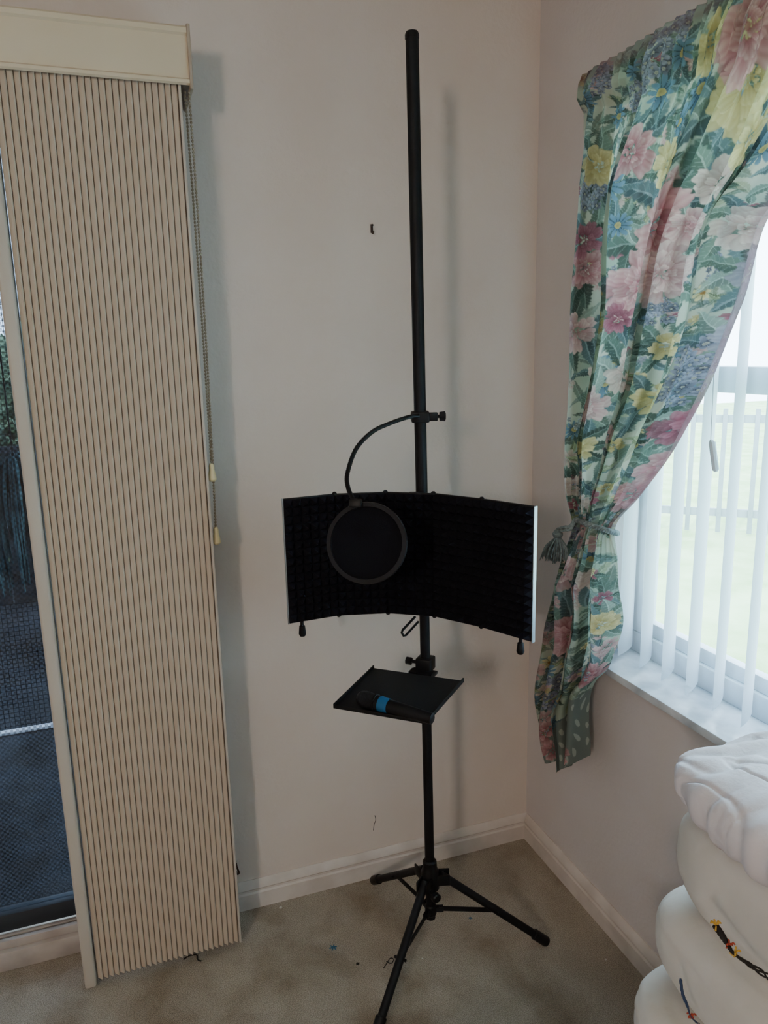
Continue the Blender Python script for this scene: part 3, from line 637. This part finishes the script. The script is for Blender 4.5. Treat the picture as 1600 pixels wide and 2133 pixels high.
# ------------------------------------------------------------------ floor debris
def debris(px, py, kind, label, cat, m_, sc=1):
    p_ = PZ(px,py,0); b = B()
    if kind == 'star':
        for q in range(6):
            an = q*1.05; tube(b, [p_+up*.003, p_+V((math.cos(an),math.sin(an),0))*.010*sc+up*.002], [.0025*sc,.0012*sc], 6)
    elif kind == 'loop':
        tube(b, cr_spline([p_+V((-.018,-.012,.002))*sc, p_+V((-.004,0,.003))*sc, p_+V((.008,.010,.003))*sc, p_+V((.014,.002,.004))*sc, p_+V((.004,-.006,.003))*sc, p_+V((-.006,.002,.005))*sc],8), .0012, 6)
    elif kind == 'curl':
        tube(b, cr_spline([p_+V((-.02,.008,.002)), p_+V((-.006,.014,.003)), p_+V((.012,.008,.005)), p_+V((.014,-.008,.004)), p_+V((.022,-.014,.002))],8), .0018, 6)
    else:
        r = bmesh.ops.create_icosphere(b, subdivisions=2, radius=.004*sc)
        for v in r['verts']: v.co = p_+up*.0025*sc+V((v.co.x,v.co.y,v.co.z*.6))*(1+.35*noise.noise(v.co*300+V((px,0,0))))
    return tag(obj({'star':'plastic_star','loop':'thread_loop','curl':'dark_string','crumb':'crumb'}[kind], b, M[m_], origin=p_), label, cat)
debris(694,1975,'star','small dark blue star shaped scrap lying on the carpet','scrap','teal')
debris(980,1914,'star','tiny teal scrap on the carpet between the tripod legs','scrap','teal',.5)
debris(810,2006,'loop','thin looped thread on the carpet beside the front tripod leg','thread','thread')
debris(400,2000,'curl','dark curled string on the carpet under the pleated shade','string','thread')
debris(745,2009,'crumb','black crumb on the carpet left of the front tripod leg','crumb','thread')
debris(585,1892,'crumb','white crumb on the carpet beside the back baseboard','crumb','white')
debris(1262,2000,'crumb','small pale crumb on the carpet near the right baseboard','crumb','white',.7)
debris(880,1997,'crumb','tiny pale crumb right beside the front tripod leg','crumb','white',.5)
# ------------------------------------------------------------------ outside, through the patio door
PE = 1.49
b = B(); box(b, (-6,.15,-.12), (-.2,PE,-.05)); tag(obj('patio_ground', b, M['patio']), kind='structure')
b = B(); box(b, (-6,PE-.045,-.05), (-.2,PE-.012,-.037), .004); tag(obj('patio_light_streak', b, M['streak']), 'thin white strip standing for a streak of daylight along the dark patio edge', 'light streak')  # white strip stands in for the streak of daylight under the screen
b = B(); box(b, (-9,PE,-.2), (-.2,9,-.12)); tag(obj('garden_ground', b, M['dfence']), kind='structure')
b = B(); box(b, (-6,.15,2.35), (-.2,1.8,2.42)); tag(obj('patio_shade_slab', b, M['dfence']), kind='structure')  # unseen slab added overhead to keep daylight off the patio
sc_ = thing('patio_screen', (-1.8,PE-.006,-.05), 'dark mesh insect screen wall along the far edge of the patio', 'screen')
ys = PE-.006
b = B()
for i in range(110): box(b, (-3.0+i*.02,ys-.0010,-.05), (-3.0+i*.02+.0020,ys+.0010,2.35))
for i in range(120): box(b, (-3.0,ys-.0010,-.05+i*.02), (-.8,ys+.0010,-.05+i*.02+.0020))
obj('wire_mesh', b, M['dfence'], sc_, smooth=0)
for x_ in (-3.0,-1.95,-.8):
    b = B(); box(b, (x_-.02,ys-.005,-.05), (x_+.02,ys+.03,2.35), .003); obj('post', b, M['dfence'], sc_)
b = B(); box(b, (-3.0,ys-.004,.78), (-.8,ys+.028,.83), .003); obj('rail', b, M['dfence'], sc_)
fn = thing('dark_fence', (-2.2,3.6,-.12), 'dark board fence beyond the patio seen through the door', 'fence')
b = B()
for i in range(34): box(b, (-5+i*.15,3.6,-.12), (-5+i*.15+.135,3.625,.95), .004)
obj('boards', b, M['dfence'], fn); b = B()
for z in (.1,.75): box(b, (-5,3.57,z), (0,3.6,z+.08))
obj('rails', b, M['dfence'], fn)
x_, y_, s1 = -1.9, 5.6, 1.0
t = thing('shrub', (x_,y_,-.12), 'tall leafy green shrub behind the dark board fence', 'shrub')
b = B(); r = bmesh.ops.create_icosphere(b, subdivisions=6, radius=s1)
for v in r['verts']: v.co = V((x_,y_,.62)) + v.co*(1+.30*noise.noise(v.co*4)+.30*noise.noise(v.co*13))
obj('foliage', b, M['hedge'], t); b = B(); tube(b, [(x_,y_,-.12),(x_,y_,.6)], .06, 8); obj('trunk', b, M['dfence'], t)
hp = PY(30,975,1.1); t = thing('hanging_fern', hp, 'drooping blue green fern hanging over the dark patio', 'plant')
b = B()
for k in range(110):
    an = rng.uniform(0,6.3); L = rng.uniform(.2,.46); d = V((math.cos(an),math.sin(an),0)); tube(b, cr_spline([hp, hp+d*.07+up*.03, hp+d*.11-up*L*.5, hp+d*.09-up*L],4), [.010*(1-.7*q/12)*(1+.4*(q%2)) for q in range(13)], 4)
obj('fronds', b, M['frond'], t)
b = B(); tube(b, [hp+up*.01, hp-up*.08], [.08,.05], 12); obj('pot', b, M['dfence'], t)
b = B(); tube(b, [hp, V((hp.x,hp.y,2.35))], .003, 6); obj('hanger', b, M['dfence'], t)
# ------------------------------------------------------------------ outside, through the window
b = B(); box(b, (.15,-12,-.3), (22,16,-.2)); tag(obj('lawn_ground', b, M['lawn']), kind='structure')
fc = V((3.9,3.57,-.2)); fd = V((math.cos(math.radians(42)), -math.sin(math.radians(42)), 0)); fnn = V((fd.y,-fd.x,0))
fe = thing('picket_fence', fc, 'pale picket fence across the bright yard outside the window', 'fence')
b = B()
for i in range(-22, 50): obox(b, fc+fd*(i*.13)+up*.58, fd, fnn, up, .020, .010, .56, .002)
obj('pickets', b, M['pfence'], fe); b = B()
for z in (.2,1.05): obox(b, fc+fd*1.7+up*z-fnn*.02, fd, fnn, up, 4.7, .015, .035)
obj('rails', b, M['pfence'], fe)
for i in (-3,-1,1,3,5):
    b = B(); obox(b, fc+fd*(i*1.0)+up*.6, fd, fnn, up, .05, .05, .6, .004); obj('post', b, M['pfence'], fe)
# ------------------------------------------------------------------ lights
wd = bpy.data.worlds.new('world'); bpy.context.scene.world = wd; wd.use_nodes = True; n = wd.node_tree.nodes; l = wd.node_tree.links
bg = n['Background']; bg.inputs[0].default_value = (.70,.86,1.0,1); bg.inputs[1].default_value = 13.0
def light(name, typ, loc, tgt, energy, colr, size=None, sy=None):
    ld = bpy.data.lights.new(name, typ); ld.energy = energy; ld.color = colr
    if typ == 'AREA': ld.shape = 'RECTANGLE'; ld.size = size; ld.size_y = sy or size
    if typ == 'SUN': ld.angle = .03
    o = bpy.data.objects.new(name, ld); C.objects.link(o); o.location = loc; o.rotation_euler = (V(tgt)-V(loc)).to_track_quat('-Z','Y').to_euler(); return o
light('sun', 'SUN', (-5,-5,8), (0,-1,0), 6.0, (1,.96,.88))
light('room_light', 'AREA', (-2.8,-3.6,2.0), (-.4,-.1,.8), 33, (1,.84,.71), .24, .42)
light('fill_light', 'AREA', (-1.7,-2.6,2.40), (-1.7,-2.6,0), 7, (1,.85,.73), 1.3, 1.3)  # added broad fill, softens the contrast of the room light
# ------------------------------------------------------------------ camera
cd = bpy.data.cameras.new('camera'); cd.sensor_fit = 'VERTICAL'; cd.sensor_height = 36; cd.lens = FPX*36/2133; cd.clip_start = .02
co = bpy.data.objects.new('camera', cd); C.objects.link(co)
mw = Matrix.Identity(4)
for i in range(3): mw[i][0] = Rx[i]; mw[i][1] = -Dn[i]; mw[i][2] = -w_[i]; mw[i][3] = CAM[i]
co.matrix_world = mw; bpy.context.scene.camera = co
